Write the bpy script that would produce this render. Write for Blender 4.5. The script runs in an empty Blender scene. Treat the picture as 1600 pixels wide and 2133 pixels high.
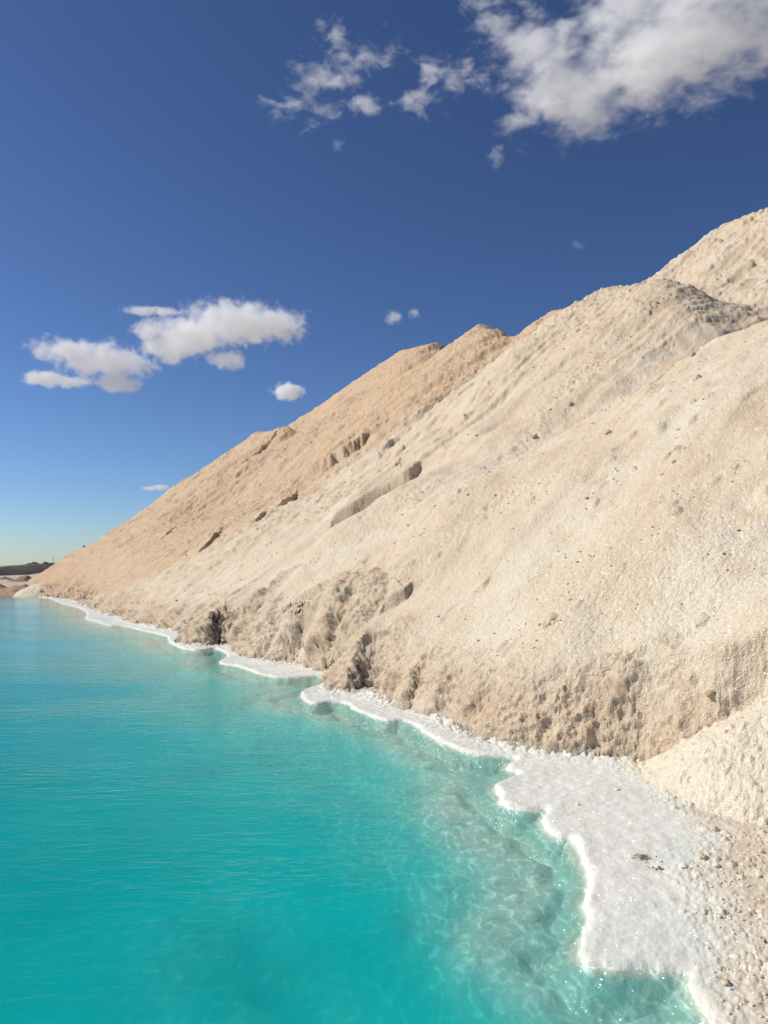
import bpy, math, random
import numpy as np

# ------------------------------------------------------------------ camera, sky, sun, exposure
SC = bpy.context.scene
COL = SC.collection
FPX = 1611.0                    # focal length in pixels of the 1600 x 2133 photograph
CAM_H = 2.2                     # eye height above the water
PITCH = math.atan(112.0 / FPX)

cam_d = bpy.data.cameras.new('camera')
cam_d.sensor_fit = 'VERTICAL'
cam_d.sensor_height = 36.0
cam_d.lens = FPX / 2133.0 * 36.0
cam_d.clip_start = 0.05
cam_d.clip_end = 60000.0
cam = bpy.data.objects.new('camera', cam_d)
COL.objects.link(cam)
cam.location = (0, 0, CAM_H)
cam.rotation_euler = (math.radians(90) + PITCH, 0, 0)
SC.camera = cam

SUN_EL = math.radians(43.0)
SUN_AZ = math.radians(-82.0)    # compass angle from +Y, clockwise: the sun stands to the left, slightly ahead
SUN_DIR = (math.cos(SUN_EL) * math.sin(SUN_AZ), math.cos(SUN_EL) * math.cos(SUN_AZ), math.sin(SUN_EL))

world = bpy.data.worlds.new('World')
SC.world = world
world.use_nodes = True
wn = world.node_tree
wn.nodes.clear()
sky = wn.nodes.new('ShaderNodeTexSky')
sky.sky_type = 'NISHITA'
sky.sun_disc = False
sky.sun_elevation = SUN_EL
sky.sun_rotation = SUN_AZ
sky.altitude = 2600.0
sky.air_density = 1.15
sky.dust_density = 2.0
sky.ozone_density = 5.0
wbg = wn.nodes.new('ShaderNodeBackground')
wbg.inputs['Strength'].default_value = 0.087
wout = wn.nodes.new('ShaderNodeOutputWorld')
whs = wn.nodes.new('ShaderNodeHueSaturation')      # the camera's colour rendering, over the whole sky alike
whs.inputs['Saturation'].default_value = 0.96
wn.links.new(sky.outputs[0], whs.inputs['Color'])
wgain = wn.nodes.new('ShaderNodeVectorMath')
wgain.operation = 'MULTIPLY'
wgain.inputs[1].default_value = (0.66, 0.67, 0.695)
wn.links.new(whs.outputs[0], wgain.inputs[0])
wgam = wn.nodes.new('ShaderNodeGamma')
wgam.inputs['Gamma'].default_value = 1.32
wn.links.new(wgain.outputs[0], wgam.inputs['Color'])
wn.links.new(wgam.outputs[0], wbg.inputs['Color'])
wn.links.new(wbg.outputs[0], wout.inputs['Surface'])

sun_d = bpy.data.lights.new('sun', 'SUN')
sun_d.energy = 4.3
sun_d.angle = math.radians(0.53)
sun_d.color = (1.0, 0.95, 0.86)
sun = bpy.data.objects.new('sun', sun_d)
COL.objects.link(sun)
from mathutils import Vector
sun.rotation_euler = Vector(SUN_DIR).to_track_quat('Z', 'Y').to_euler()
sun.location = (-30, 5, 40)

SC.view_settings.view_transform = 'Standard'
SC.view_settings.look = 'None'
SC.view_settings.exposure = 0.0
SC.view_settings.gamma = 1.0
SC.view_settings.use_curve_mapping = False
SC.cycles.volume_bounces = 14
SC.cycles.max_bounces = 14
SC.cycles.diffuse_bounces = 2
SC.cycles.glossy_bounces = 2
SC.cycles.transparent_max_bounces = 16
SC.cycles.use_denoising = True
SC.render.film_transparent = False

# ------------------------------------------------------------------ helpers
f32 = np.float32


def ray(px, py):
    x = (px - 800.0) / FPX
    y = -(py - 1066.5) / FPX
    return np.array([x, math.cos(PITCH) - y * math.sin(PITCH), math.sin(PITCH) + y * math.cos(PITCH)])


def on_ground(px, py, z=0.0):
    d = ray(px, py)
    k = (z - CAM_H) / d[2]
    return d * k + np.array([0, 0, CAM_H])


def _hash(ix, iy, iz, seed):
    with np.errstate(over='ignore'):
        h = (ix.astype(np.uint32) * np.uint32(374761393) + iy.astype(np.uint32) * np.uint32(668265263)
             + iz.astype(np.uint32) * np.uint32(2147483647 - 58) + np.uint32((seed * 974634777) & 0xffffffff))
        h = (h ^ (h >> np.uint32(13))) * np.uint32(1274126177)
        h = (h ^ (h >> np.uint32(16))) * np.uint32(2246822519)
        h = h ^ (h >> np.uint32(15))
    return h


def _rnd(h):
    return (h & np.uint32(0xffffff)).astype(f32) * f32(1.0 / 16777215.0)


Z32 = np.zeros(1, np.int32)


def noise2(x, y, seed=0):
    """value noise, -1..1"""
    x = np.asarray(x, f32); y = np.asarray(y, f32)
    ix = np.floor(x); iy = np.floor(y)
    fx = x - ix; fy = y - iy
    ix = ix.astype(np.int32); iy = iy.astype(np.int32)
    ux = fx * fx * fx * (fx * (fx * 6 - 15) + 10)
    uy = fy * fy * fy * (fy * (fy * 6 - 15) + 10)
    a = _rnd(_hash(ix, iy, Z32, seed)); b = _rnd(_hash(ix + 1, iy, Z32, seed))
    c = _rnd(_hash(ix, iy + 1, Z32, seed)); d = _rnd(_hash(ix + 1, iy + 1, Z32, seed))
    v = (a * (1 - ux) + b * ux) * (1 - uy) + (c * (1 - ux) + d * ux) * uy
    return v * 2 - 1


def noise3(x, y, z, seed=0):
    x = np.asarray(x, f32); y = np.asarray(y, f32); z = np.asarray(z, f32)
    iz = np.floor(z)
    fz = z - iz
    iz = iz.astype(np.int32)
    uz = fz * fz * fz * (fz * (fz * 6 - 15) + 10)
    ix = np.floor(x); iy = np.floor(y)
    fx = x - ix; fy = y - iy
    ix = ix.astype(np.int32); iy = iy.astype(np.int32)
    ux = fx * fx * fx * (fx * (fx * 6 - 15) + 10)
    uy = fy * fy * fy * (fy * (fy * 6 - 15) + 10)
    out = []
    for k in (0, 1):
        a = _rnd(_hash(ix, iy, iz + k, seed)); b = _rnd(_hash(ix + 1, iy, iz + k, seed))
        c = _rnd(_hash(ix, iy + 1, iz + k, seed)); d = _rnd(_hash(ix + 1, iy + 1, iz + k, seed))
        out.append((a * (1 - ux) + b * ux) * (1 - uy) + (c * (1 - ux) + d * ux) * uy)
    return (out[0] * (1 - uz) + out[1] * uz) * 2 - 1


def fbm2(x, y, oct=4, seed=0, gain=0.5):
    v = 0; a = 1.0; t = 0
    for o in range(oct):
        k = 2.03 ** o
        v = v + a * noise2(x * k + 17.3 * o, y * k - 9.1 * o, seed + o)
        t += a; a *= gain
    return v / t


def fbm3(x, y, z, oct=4, seed=0, gain=0.5):
    v = 0; a = 1.0; t = 0
    for o in range(oct):
        k = 2.03 ** o
        v = v + a * noise3(x * k + 17.3 * o, y * k - 9.1 * o, z * k + 4.7 * o, seed + o)
        t += a; a *= gain
    return v / t


def worley2(x, y, seed=0, size_var=0.0):
    """F1 distance and a random number per nearest cell"""
    x = np.asarray(x, f32); y = np.asarray(y, f32)
    ix = np.floor(x).astype(np.int32); iy = np.floor(y).astype(np.int32)
    best = np.full(x.shape, 9.0, f32); rid = np.zeros(x.shape, f32)
    for dx in (-1, 0, 1):
        for dy in (-1, 0, 1):
            cx = ix + dx; cy = iy + dy
            h = _hash(cx, cy, Z32, seed)
            r1 = _rnd(h)
            r2 = _rnd(_hash(cx, cy, Z32 + 1, seed))
            r3 = _rnd(_hash(cx, cy, Z32 + 2, seed))
            d = np.sqrt((cx + r1 - x) ** 2 + (cy + r2 - y) ** 2)
            if size_var:
                d = d * (1 + size_var * (r3 * 2 - 1) * 1.0)
            m = d < best
            best = np.where(m, d, best); rid = np.where(m, r3, rid)
    return best, rid


def lumps2(x, y, seed=0, rad=0.62, var=0.35):
    d, r = worley2(x, y, seed, var)
    return np.sqrt(np.clip(1 - (d / rad) ** 2, 0, 1)), r


def sstep(a, b, x):
    t = np.clip((x - a) / (b - a), 0, 1)
    return t * t * (3 - 2 * t)


def smax(a, b, k):
    h = np.clip(0.5 + 0.5 * (a - b) / k, 0, 1)
    return b * (1 - h) + a * h + k * h * (1 - h)


def spline(pts, n=8):
    """Catmull-Rom through points"""
    p = np.array(pts, float)
    q = np.vstack([2 * p[0] - p[1], p, 2 * p[-1] - p[-2]])
    out = []
    for i in range(1, len(q) - 2):
        for k in range(n):
            t = k / n
            a, b, c, d = q[i - 1], q[i], q[i + 1], q[i + 2]
            out.append(0.5 * (2 * b + (c - a) * t + (2 * a - 5 * b + 4 * c - d) * t * t + (3 * b - a - 3 * c + d) * t ** 3))
    out.append(p[-1])
    return np.array(out)


def sdf_poly(poly, X, Y):
    """signed distance to a closed polygon, positive inside"""
    X = np.asarray(X, f32); Y = np.asarray(Y, f32)
    best = np.full(X.shape, 1e9, f32)
    inside = np.zeros(X.shape, bool)
    n = len(poly)
    for i in range(n):
        ax, ay = poly[i]; bx, by = poly[(i + 1) % n]
        ex, ey = bx - ax, by - ay
        L = ex * ex + ey * ey
        if L < 1e-12:
            continue
        t = np.clip(((X - ax) * ex + (Y - ay) * ey) / L, 0, 1)
        best = np.minimum(best, (X - ax - ex * t) ** 2 + (Y - ay - ey * t) ** 2)
        if ay != by:
            cond = ((ay > Y) != (by > Y)) & (X < (bx - ax) * (Y - ay) / (by - ay) + ax)
            inside ^= cond
    d = np.sqrt(best)
    return np.where(inside, d, -d)


def link(o, parent=None):
    COL.objects.link(o)
    if parent is not None:
        o.parent = parent
    return o


def tag(o, label=None, cat=None, group=None, kind=None):
    if label: o['label'] = label
    if cat: o['category'] = cat
    if group: o['group'] = group
    if kind: o['kind'] = kind
    return o


def mesh_arrays(name, V, Fq, mat, attrs=None, smooth=True, nside=4):
    me = bpy.data.meshes.new(name)
    V = np.ascontiguousarray(V, f32); Fq = np.ascontiguousarray(Fq, np.int32)
    me.vertices.add(len(V)); me.vertices.foreach_set('co', V.ravel())
    me.loops.add(Fq.size); me.loops.foreach_set('vertex_index', Fq.ravel())
    me.polygons.add(len(Fq))
    me.polygons.foreach_set('loop_start', np.arange(0, Fq.size, nside, dtype=np.int32))
    me.polygons.foreach_set('loop_total', np.full(len(Fq), nside, np.int32))
    me.polygons.foreach_set('use_smooth', np.full(len(Fq), smooth, bool))
    me.update(calc_edges=True)
    for k, v in (attrs or {}).items():
        a = me.attributes.new(k, 'FLOAT', 'POINT')
        a.data.foreach_set('value', np.ascontiguousarray(v, f32))
    me.materials.append(mat)
    me.validate()
    o = bpy.data.objects.new(name, me)
    return o


def grid_mesh(name, X, Y, Z, mat, fmask=None, attrs=None, parent=None):
    """X,Y,Z are (rows, cols) arrays; fmask keeps faces (rows-1, cols-1)"""
    R, C = X.shape
    idx = np.arange(R * C).reshape(R, C)
    q = np.stack([idx[:-1, :-1], idx[:-1, 1:], idx[1:, 1:], idx[1:, :-1]], -1)
    if fmask is not None:
        q = q[fmask]
    q = q.reshape(-1, 4)
    used = np.zeros(R * C, bool); used[q.ravel()] = True
    remap = np.cumsum(used) - 1
    V = np.stack([X.ravel(), Y.ravel(), Z.ravel()], -1)[used]
    at = {k: v.ravel()[used] for k, v in (attrs or {}).items()}
    o = mesh_arrays(name, V, remap[q], mat, at)
    return link(o, parent)


def grid_normals(X, Y, Z):
    def d(a, ax): return np.gradient(a, axis=ax)
    tr = (d(X, 0), d(Y, 0), d(Z, 0)); tc = (d(X, 1), d(Y, 1), d(Z, 1))
    nx = tc[1] * tr[2] - tc[2] * tr[1]; ny = tc[2] * tr[0] - tc[0] * tr[2]; nz = tc[0] * tr[1] - tc[1] * tr[0]
    L = np.sqrt(nx * nx + ny * ny + nz * nz) + 1e-9
    s = np.sign(nz); s[s == 0] = 1
    return nx / L * s, ny / L * s, nz / L * s


class NT:
    """small node-tree helper"""
    def __init__(self, name):
        self.m = bpy.data.materials.new(name)
        self.m.use_nodes = True
        self.t = self.m.node_tree
        self.t.nodes.clear()
        self.out = self.t.nodes.new('ShaderNodeOutputMaterial')

    def n(self, typ, ins=None, **props):
        nd = self.t.nodes.new(typ)
        for k, v in props.items():
            setattr(nd, k, v)
        for k, v in (ins or {}).items():
            self.set(nd, k, v)
        return nd

    def set(self, nd, k, v):
        s = nd.inputs[k]
        if isinstance(v, bpy.types.NodeSocket):
            self.t.links.new(v, s)
        elif isinstance(v, (tuple, list)) and len(v) == 3 and s.type == 'RGBA':
            s.default_value = (*v, 1)
        else:
            s.default_value = v

    def math(self, op, a, b=None, c=None, clamp=False):
        nd = self.n('ShaderNodeMath', operation=op)
        nd.use_clamp = clamp
        for i, v in enumerate((a, b, c)):
            if v is not None:
                self.set(nd, i, v)
        return nd.outputs[0]

    def vmath(self, op, a, b=None):
        nd = self.n('ShaderNodeVectorMath', operation=op)
        self.set(nd, 0, a)
        if b is not None:
            self.set(nd, 3 if op == 'SCALE' else 1, b)
        return nd

    def mix(self, f, a, b, mode='MIX'):
        nd = self.n('ShaderNodeMix', data_type='RGBA', blend_type=mode)
        self.set(nd, 0, f); self.set(nd, 6, a); self.set(nd, 7, b)
        return nd.outputs[2]

    def rng(self, v, a, b, c=0.0, d=1.0, smooth=False):
        nd = self.n('ShaderNodeMapRange', {0: v, 1: a, 2: b, 3: c, 4: d})
        nd.clamp = True
        if smooth:
            nd.interpolation_type = 'SMOOTHSTEP'
        return nd.outputs[0]

    def attr(self, name):
        return self.n('ShaderNodeAttribute', attribute_name=name).outputs['Fac']

    def coord(self):
        return self.n('ShaderNodeTexCoord').outputs['Object']

    def noise(self, vec, scale, detail=4.0, rough=0.55, dist=0.0):
        nd = self.n('ShaderNodeTexNoise', {'Vector': vec, 'Scale': scale, 'Detail': detail, 'Roughness': rough, 'Distortion': dist})
        return nd.outputs[0]

    def mapping(self, vec, scale=(1, 1, 1), rot=(0, 0, 0), loc=(0, 0, 0)):
        return self.n('ShaderNodeMapping', {'Vector': vec, 'Scale': scale, 'Rotation': rot, 'Location': loc}).outputs[0]

    def bump(self, h, strength, dist, normal=None):
        nd = self.n('ShaderNodeBump', {'Height': h, 'Strength': strength, 'Distance': dist})
        if normal is not None:
            self.set(nd, 'Normal', normal)
        return nd.outputs[0]

    def surf(self, sh):
        self.t.links.new(sh, self.out.inputs['Surface'])
        return self.m


# ------------------------------------------------------------------ materials
def salt_material():
    """damp dirty salt: warm = share of ochre dust, ero = bared and stained lower face plus painted scar shade, wht = clean white salt"""
    t = NT('dirty_salt')
    co = t.coord()
    warm = t.attr('warm'); ero = t.attr('ero'); grey = t.attr('grey')
    n1 = t.attr('v1')
    n2 = t.attr('v2')
    n3 = t.noise(co, 16.0, 3, 0.65)
    beige = t.mix(t.rng(n1, 0.35, 0.68), (0.715, 0.58, 0.405), (0.745, 0.645, 0.485))
    beige = t.mix(t.rng(n2, 0.42, 0.75, 0, 0.7), beige, (0.69, 0.545, 0.365))
    peach = t.mix(t.rng(n2, 0.35, 0.7), (0.66, 0.455, 0.27), (0.64, 0.425, 0.24))
    wf = t.math('ADD', warm, t.rng(n2, 0.3, 0.7, -0.12, 0.12), clamp=True)
    col = t.mix(wf, beige, peach)
    tan = t.mix(t.rng(n2, 0.35, 0.65), (0.62, 0.455, 0.30), (0.54, 0.385, 0.26))
    tan = t.mix(t.rng(n3, 0.5, 0.75, 0, 0.6), tan, (0.62, 0.49, 0.31))
    col = t.mix(t.math('MULTIPLY', ero, 0.8), col, tan)
    col = t.mix(grey, col, (0.27, 0.27, 0.21))
    # crystal to crystal differences
    vor = t.n('ShaderNodeTexVoronoi', {'Vector': co, 'Scale': 38.0}, feature='F1')
    cell = t.n('ShaderNodeSeparateColor', {0: vor.outputs['Color']})
    col = t.mix(t.rng(cell.outputs[0], 0.0, 1.0, 0.0, 0.30), col, t.mix(1.0, col, (0.80, 0.76, 0.70), 'MULTIPLY'))
    col = t.mix(t.rng(cell.outputs[1], 0.86, 1.0, 0.0, 0.5), col, (0.80, 0.77, 0.70))
    h = t.math('ADD', t.math('MULTIPLY', n3, 0.9), t.math('MULTIPLY', vor.outputs['Distance'], 0.45))
    h2 = t.noise(co, 70.0, 1, 0.6)
    n4 = t.noise(co, 5.0, 3, 0.7)
    col = t.mix(t.rng(n3, 0.30, 0.50, 0.32, 0.0), col, t.mix(1.0, col, (0.74, 0.68, 0.60), 'MULTIPLY'))
    nb = t.bump(n4, t.rng(warm, 0.1, 0.9, 0.12, 0.55), 0.12)
    nb = t.bump(h, 0.62, 0.03, nb)
    nb = t.bump(h2, 0.4, 0.011, nb)
    col = t.mix(1.0, col, (0.925, 0.93, 0.945), 'MULTIPLY')
    base = t.n('ShaderNodeBsdfPrincipled', {'Base Color': col, 'Roughness': 0.72, 'Normal': nb})
    base.inputs['Specular IOR Level'].default_value = 0.35
    # crystal facets: tiny mirrors at random tilts
    fac = t.n('ShaderNodeTexVoronoi', {'Vector': co, 'Scale': 105.0}, feature='F1')
    tilt = t.vmath('SUBTRACT', fac.outputs['Color'], (0.5, 0.5, 0.5))
    tilt2 = t.vmath('SCALE', tilt.outputs[0], 1.5)
    geo = t.n('ShaderNodeNewGeometry')
    nn = t.vmath('NORMALIZE', t.vmath('ADD', geo.outputs['Normal'], tilt2.outputs[0]).outputs[0])
    gl = t.n('ShaderNodeBsdfGlossy', {'Color': (1, 1, 1), 'Roughness': 0.22, 'Normal': nn.outputs[0]})
    mx = t.n('ShaderNodeMixShader', {0: t.math('MULTIPLY', t.math('SUBTRACT', 1.0, ero), 0.015), 1: base.outputs[0], 2: gl.outputs[0]})
    return t.surf(mx.outputs[0])


def crust_material():
    t = NT('white_salt_crust')
    co = t.coord()
    dirt = t.attr('dirt'); stain = t.attr('stain'); wet = t.attr('wet')
    n1 = t.noise(co, 1.6, 3, 0.6)
    n2 = t.noise(co, 9.0, 3, 0.6)
    n3 = t.noise(co, 45.0, 2, 0.6)
    wht = t.mix(t.rng(n1, 0.35, 0.7), (0.83, 0.815, 0.735), (0.87, 0.855, 0.78))
    wht = t.mix(t.rng(n2, 0.45, 0.75, 0, 0.6), wht, (0.72, 0.70, 0.63))
    wht = t.mix(t.rng(t.noise(co, 0.9, 2, 0.5), 0.45, 0.62, 0, 0.6), wht, (0.70, 0.735, 0.665))
    beige = t.mix(t.rng(n2, 0.35, 0.7), (0.75, 0.62, 0.455), (0.68, 0.54, 0.385))
    beige = t.mix(t.rng(n1, 0.5, 0.7, 0, 0.6), beige, (0.70, 0.60, 0.47))
    vor = t.n('ShaderNodeTexVoronoi', {'Vector': co, 'Scale': 45.0}, feature='F1')
    cell = t.n('ShaderNodeSeparateColor', {0: vor.outputs['Color']})
    beige = t.mix(t.rng(cell.outputs[0], 0, 1, 0, 0.35), beige, (0.60, 0.46, 0.31))
    col = t.mix(dirt, wht, beige)
    col = t.mix(stain, col, t.mix(t.rng(n3, 0.4, 0.6), (0.20, 0.16, 0.11), (0.45, 0.40, 0.33)))
    col = t.mix(wet, col, t.mix(t.rng(n2, 0.35, 0.7), (0.40, 0.47, 0.41), (0.52, 0.56, 0.49)))
    h = t.math('ADD', t.math('MULTIPLY', n2, 0.7), t.math('MULTIPLY', n3, 0.35))
    nb = t.bump(h, 0.6, 0.02)
    col = t.mix(1.0, col, (0.91, 0.91, 0.90), 'MULTIPLY')
    base = t.n('ShaderNodeBsdfPrincipled', {'Base Color': col, 'Roughness': t.rng(dirt, 0, 1, 0.5, 0.75), 'Normal': nb})
    base.inputs['Specular IOR Level'].default_value = 0.4
    fac = t.n('ShaderNodeTexVoronoi', {'Vector': co, 'Scale': 110.0}, feature='F1')
    tilt2 = t.vmath('SCALE', t.vmath('SUBTRACT', fac.outputs['Color'], (0.5, 0.5, 0.5)).outputs[0], 1.2)
    geo = t.n('ShaderNodeNewGeometry')
    nn = t.vmath('NORMALIZE', t.vmath('ADD', geo.outputs['Normal'], tilt2.outputs[0]).outputs[0])
    gl = t.n('ShaderNodeBsdfGlossy', {'Color': (1, 1, 1), 'Roughness': 0.2, 'Normal': nn.outputs[0]})
    mx = t.n('ShaderNodeMixShader', {0: 0.03, 1: base.outputs[0], 2: gl.outputs[0]})
    return t.surf(mx.outputs[0])


def bed_material():
    t = NT('salt_lake_bed')
    co = t.coord()
    n1 = t.noise(co, 0.8, 5, 0.6, 0.6)
    n2 = t.noise(co, 5.0, 5, 0.6, 0.8)
    col = t.mix(t.rng(n1, 0.35, 0.7), (0.52, 0.55, 0.48), (0.64, 0.65, 0.58))
    col = t.mix(t.rng(n2, 0.52, 0.72, 0, 0.6), col, (0.36, 0.34, 0.27))
    col = t.mix(1.0, col, (0.9, 0.9, 0.9), 'MULTIPLY')
    base = t.n('ShaderNodeBsdfPrincipled', {'Base Color': col, 'Roughness': 0.8, 'Normal': t.bump(n2, 0.5, 0.05)})
    return t.surf(base.outputs[0])


def ground_material():
    t = NT('pale_salty_soil')
    co = t.coord()
    n1 = t.noise(co, 0.05, 6, 0.65)
    n2 = t.noise(co, 0.6, 6, 0.65)
    col = t.mix(t.rng(n1, 0.38, 0.62), (0.58, 0.50, 0.40), (0.50, 0.41, 0.30))
    col = t.mix(t.rng(n2, 0.45, 0.75, 0, 0.5), col, (0.36, 0.27, 0.19))
    base = t.n('ShaderNodeBsdfPrincipled', {'Base Color': col, 'Roughness': 0.9, 'Normal': t.bump(n2, 0.6, 0.3)})
    return t.surf(base.outputs[0])


def dirt_material(name, a, b, c):
    t = NT(name)
    co = t.coord()
    n1 = t.noise(co, 0.5, 6, 0.65)
    n2 = t.noise(co, 3.0, 6, 0.65)
    col = t.mix(t.rng(n1, 0.38, 0.64), a, b)
    col = t.mix(t.rng(n2, 0.5, 0.7, 0, 0.7), col, c)
    base = t.n('ShaderNodeBsdfPrincipled', {'Base Color': col, 'Roughness': 0.95, 'Normal': t.bump(n2, 0.8, 0.2)})
    return t.surf(base.outputs[0])


def plain_material(name, col, rough=0.8, bump=0.4, scale=30.0, col2=None):
    t = NT(name)
    co = t.coord()
    n = t.noise(co, scale, 4, 0.6)
    c = t.mix(t.rng(n, 0.35, 0.65), col, col2 or tuple(0.7 * v for v in col))
    base = t.n('ShaderNodeBsdfPrincipled', {'Base Color': c, 'Roughness': rough, 'Normal': t.bump(n, bump, 0.02)})
    return t.surf(base.outputs[0])


def water_material():
    """milky turquoise brine: clear over the shelf, turbid with depth, rippled mirror on top"""
    t = NT('turquoise_brine')
    co = t.coord()
    dep = t.attr('depth')
    calm = t.attr('calm')
    # ripples: wind waves from the left, short ones near the shore
    w1 = t.noise(t.mapping(co, (0.55, 1.6, 1), (0, 0, math.radians(-14))), 3.2, 4, 0.55, 0.35)
    w2 = t.noise(t.mapping(co, (0.6, 1.25, 1), (0, 0, math.radians(-30))), 9.0, 3, 0.5, 0.6)
    w3 = t.noise(t.mapping(co, (0.8, 1.2, 1), (0, 0, math.radians(20))), 22.0, 2, 0.5, 0.3)
    patch = t.rng(t.noise(t.mapping(co, (0.5, 1, 1)), 0.33, 3, 0.5), 0.38, 0.66, 0.35, 1.0)
    h = t.math('ADD', t.math('MULTIPLY', w1, 0.55), t.math('ADD', t.math('MULTIPLY', w2, 0.30), t.math('MULTIPLY', w3, 0.10)))
    nb = t.bump(t.math('MULTIPLY', h, t.math('MULTIPLY', patch, t.rng(calm, 0, 1, 1.0, 0.40))), 0.6, 0.06)
    # light gathered by the ripples, painted into the clear tint
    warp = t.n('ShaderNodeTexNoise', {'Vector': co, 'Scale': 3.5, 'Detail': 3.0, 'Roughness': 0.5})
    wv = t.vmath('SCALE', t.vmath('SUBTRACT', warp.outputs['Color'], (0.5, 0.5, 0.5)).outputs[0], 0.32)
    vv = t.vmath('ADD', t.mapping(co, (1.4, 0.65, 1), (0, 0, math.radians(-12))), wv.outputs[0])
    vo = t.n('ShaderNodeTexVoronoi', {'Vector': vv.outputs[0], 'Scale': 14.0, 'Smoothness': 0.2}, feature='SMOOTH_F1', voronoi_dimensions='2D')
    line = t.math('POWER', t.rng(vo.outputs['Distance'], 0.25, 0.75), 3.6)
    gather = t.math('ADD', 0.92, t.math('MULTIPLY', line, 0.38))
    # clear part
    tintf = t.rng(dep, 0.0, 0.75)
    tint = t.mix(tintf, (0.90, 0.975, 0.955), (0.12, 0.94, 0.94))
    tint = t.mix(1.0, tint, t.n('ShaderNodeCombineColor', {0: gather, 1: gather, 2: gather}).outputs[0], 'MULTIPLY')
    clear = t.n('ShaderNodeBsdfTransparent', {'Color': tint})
    # turbid part
    n1 = t.noise(t.mapping(co, (1, 1, 1)), 0.45, 4, 0.55, 0.4)
    body = t.mix(t.rng(dep, 0.25, 2.0), (0.005, 0.60, 0.60), (0.0, 0.202, 0.180))
    body = t.mix(t.rng(n1, 0.4, 0.7, 0, 0.30), body, (0.0, 0.26, 0.235))
    milk = t.n('ShaderNodeBsdfDiffuse', {'Color': t.mix(1.0, body, (0.92, 0.92, 0.92), 'MULTIPLY')})
    turb = t.math('SUBTRACT', 1.0, t.math('POWER', 2.718, t.math('MULTIPLY', dep, -1.55)))
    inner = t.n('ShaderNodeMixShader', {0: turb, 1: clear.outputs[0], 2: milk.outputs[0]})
    fr = t.n('ShaderNodeFresnel', {'IOR': 1.13, 'Normal': nb})
    gl = t.n('ShaderNodeBsdfGlossy', {'Color': (1, 1, 1), 'Roughness': 0.06, 'Normal': nb})
    mx = t.n('ShaderNodeMixShader', {0: fr.outputs[0], 1: inner.outputs[0], 2: gl.outputs[0]})
    return t.surf(mx.outputs[0])


M_SALT = salt_material()
M_CRUST = crust_material()
M_BED = bed_material()
M_GROUND = ground_material()
M_WATER = water_material()

# ------------------------------------------------------------------ plan of the place
TAN = 0.75            # angle of repose of the salt
TOE_Z = 0.30           # height of the gnawed lower face
ORG = np.array([2.77, 8.59]); T2 = np.array([-0.5015, 0.8652]); U2 = np.array([0.8652, 0.5015])

toe_px = [(60, 1238), (150, 1250), (190, 1268), (230, 1281), (290, 1300), (330, 1306), (380, 1322), (388, 1340), (430, 1345), (470, 1343), (500, 1356), (560, 1377), (640, 1387), (690, 1402),
          (684, 1428), (715, 1441), (760, 1440), (830, 1470), (872, 1474), (910, 1490), (960, 1517), (1030, 1540), (1100, 1556), (1180, 1568), (1260, 1578), (1330, 1588)]
toe = [tuple(on_ground(x, y, 0.06)[:2]) for x, y in toe_px]
toe = spline(toe, 5)
FOOT = np.vstack([[(60.0, 100.0), (5.0, 110.0), (-20.0, 92.0), (-29.0, 72.0), (-29.5, 62.0)], toe,
                  [(3.45, 7.8), (4.3, 6.3), (5.4, 4.4), (6.6, 2.3), (8.0, 0.0), (13.0, -10.0), (60.0, -10.0)]])

shore_px = [(0, 1241), (60, 1241), (100, 1246), (130, 1258), (150, 1262), (180, 1275), (178, 1289), (205, 1296), (225, 1303), (262, 1305), (290, 1312), (345, 1325), (352, 1338), (385, 1352), (420, 1355), (450, 1352), (474, 1366),
            (456, 1381), (500, 1389), (550, 1407), (600, 1412), (660, 1409), (682, 1414), (672, 1428), (640, 1436), (626, 1449), (650, 1466), (690, 1463), (722, 1466), (745, 1481), (800, 1500), (838, 1502), (862, 1511),
            (900, 1536), (950, 1561), (1000, 1573), (1050, 1577), (1073, 1581), (1056, 1594), (1064, 1606), (1080, 1615), (1050, 1626), (1031, 1638), (1040, 1658), (1051, 1677), (1075, 1686), (1097, 1689), (1125, 1686), (1140, 1690),
            (1132, 1710), (1145, 1736), (1165, 1747), (1189, 1751), (1206, 1789), (1218, 1815), (1226, 1837), (1222, 1862), (1215, 1885), (1228, 1915), (1222, 1938), (1206, 1960), (1201, 1985), (1215, 2004), (1240, 2015), (1294, 2022),
            (1350, 2021), (1400, 2023), (1436, 2032), (1442, 2064), (1460, 2104), (1480, 2136)]
shore = [tuple(on_ground(x, y, 0.0)[:2]) for x, y in shore_px]
shore = spline(shore, 4)
LAKE = np.vstack([[(-75.0, 62.0), (-50.0, 60.0), (-36.0, 58.5)], shore,
                  [(1.45, 3.3), (1.15, 2.7), (0.75, 2.0), (0.1, 1.35), (-0.9, 0.9), (-3.0, 0.3), (-9.0, -2.0), (-30.0, -8.0), (-75.0, -5.0)]])


def plan(X, Y):
    dx = X - ORG[0]; dy = Y - ORG[1]
    return dx * T2[0] + dy * T2[1], dx * U2[0] + dy * U2[1]


def on_slope(px, py, s0=0.0):
    """where the pixel's ray meets the repose plane that starts s0 metres behind the toe line"""
    d = ray(px, py)
    b = -(ORG @ U2) - s0
    k = (TOE_Z + TAN * b - CAM_H) / (d[2] - TAN * (d[:2] @ U2))
    p = d * k + np.array([0, 0, CAM_H])
    return p


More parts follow.
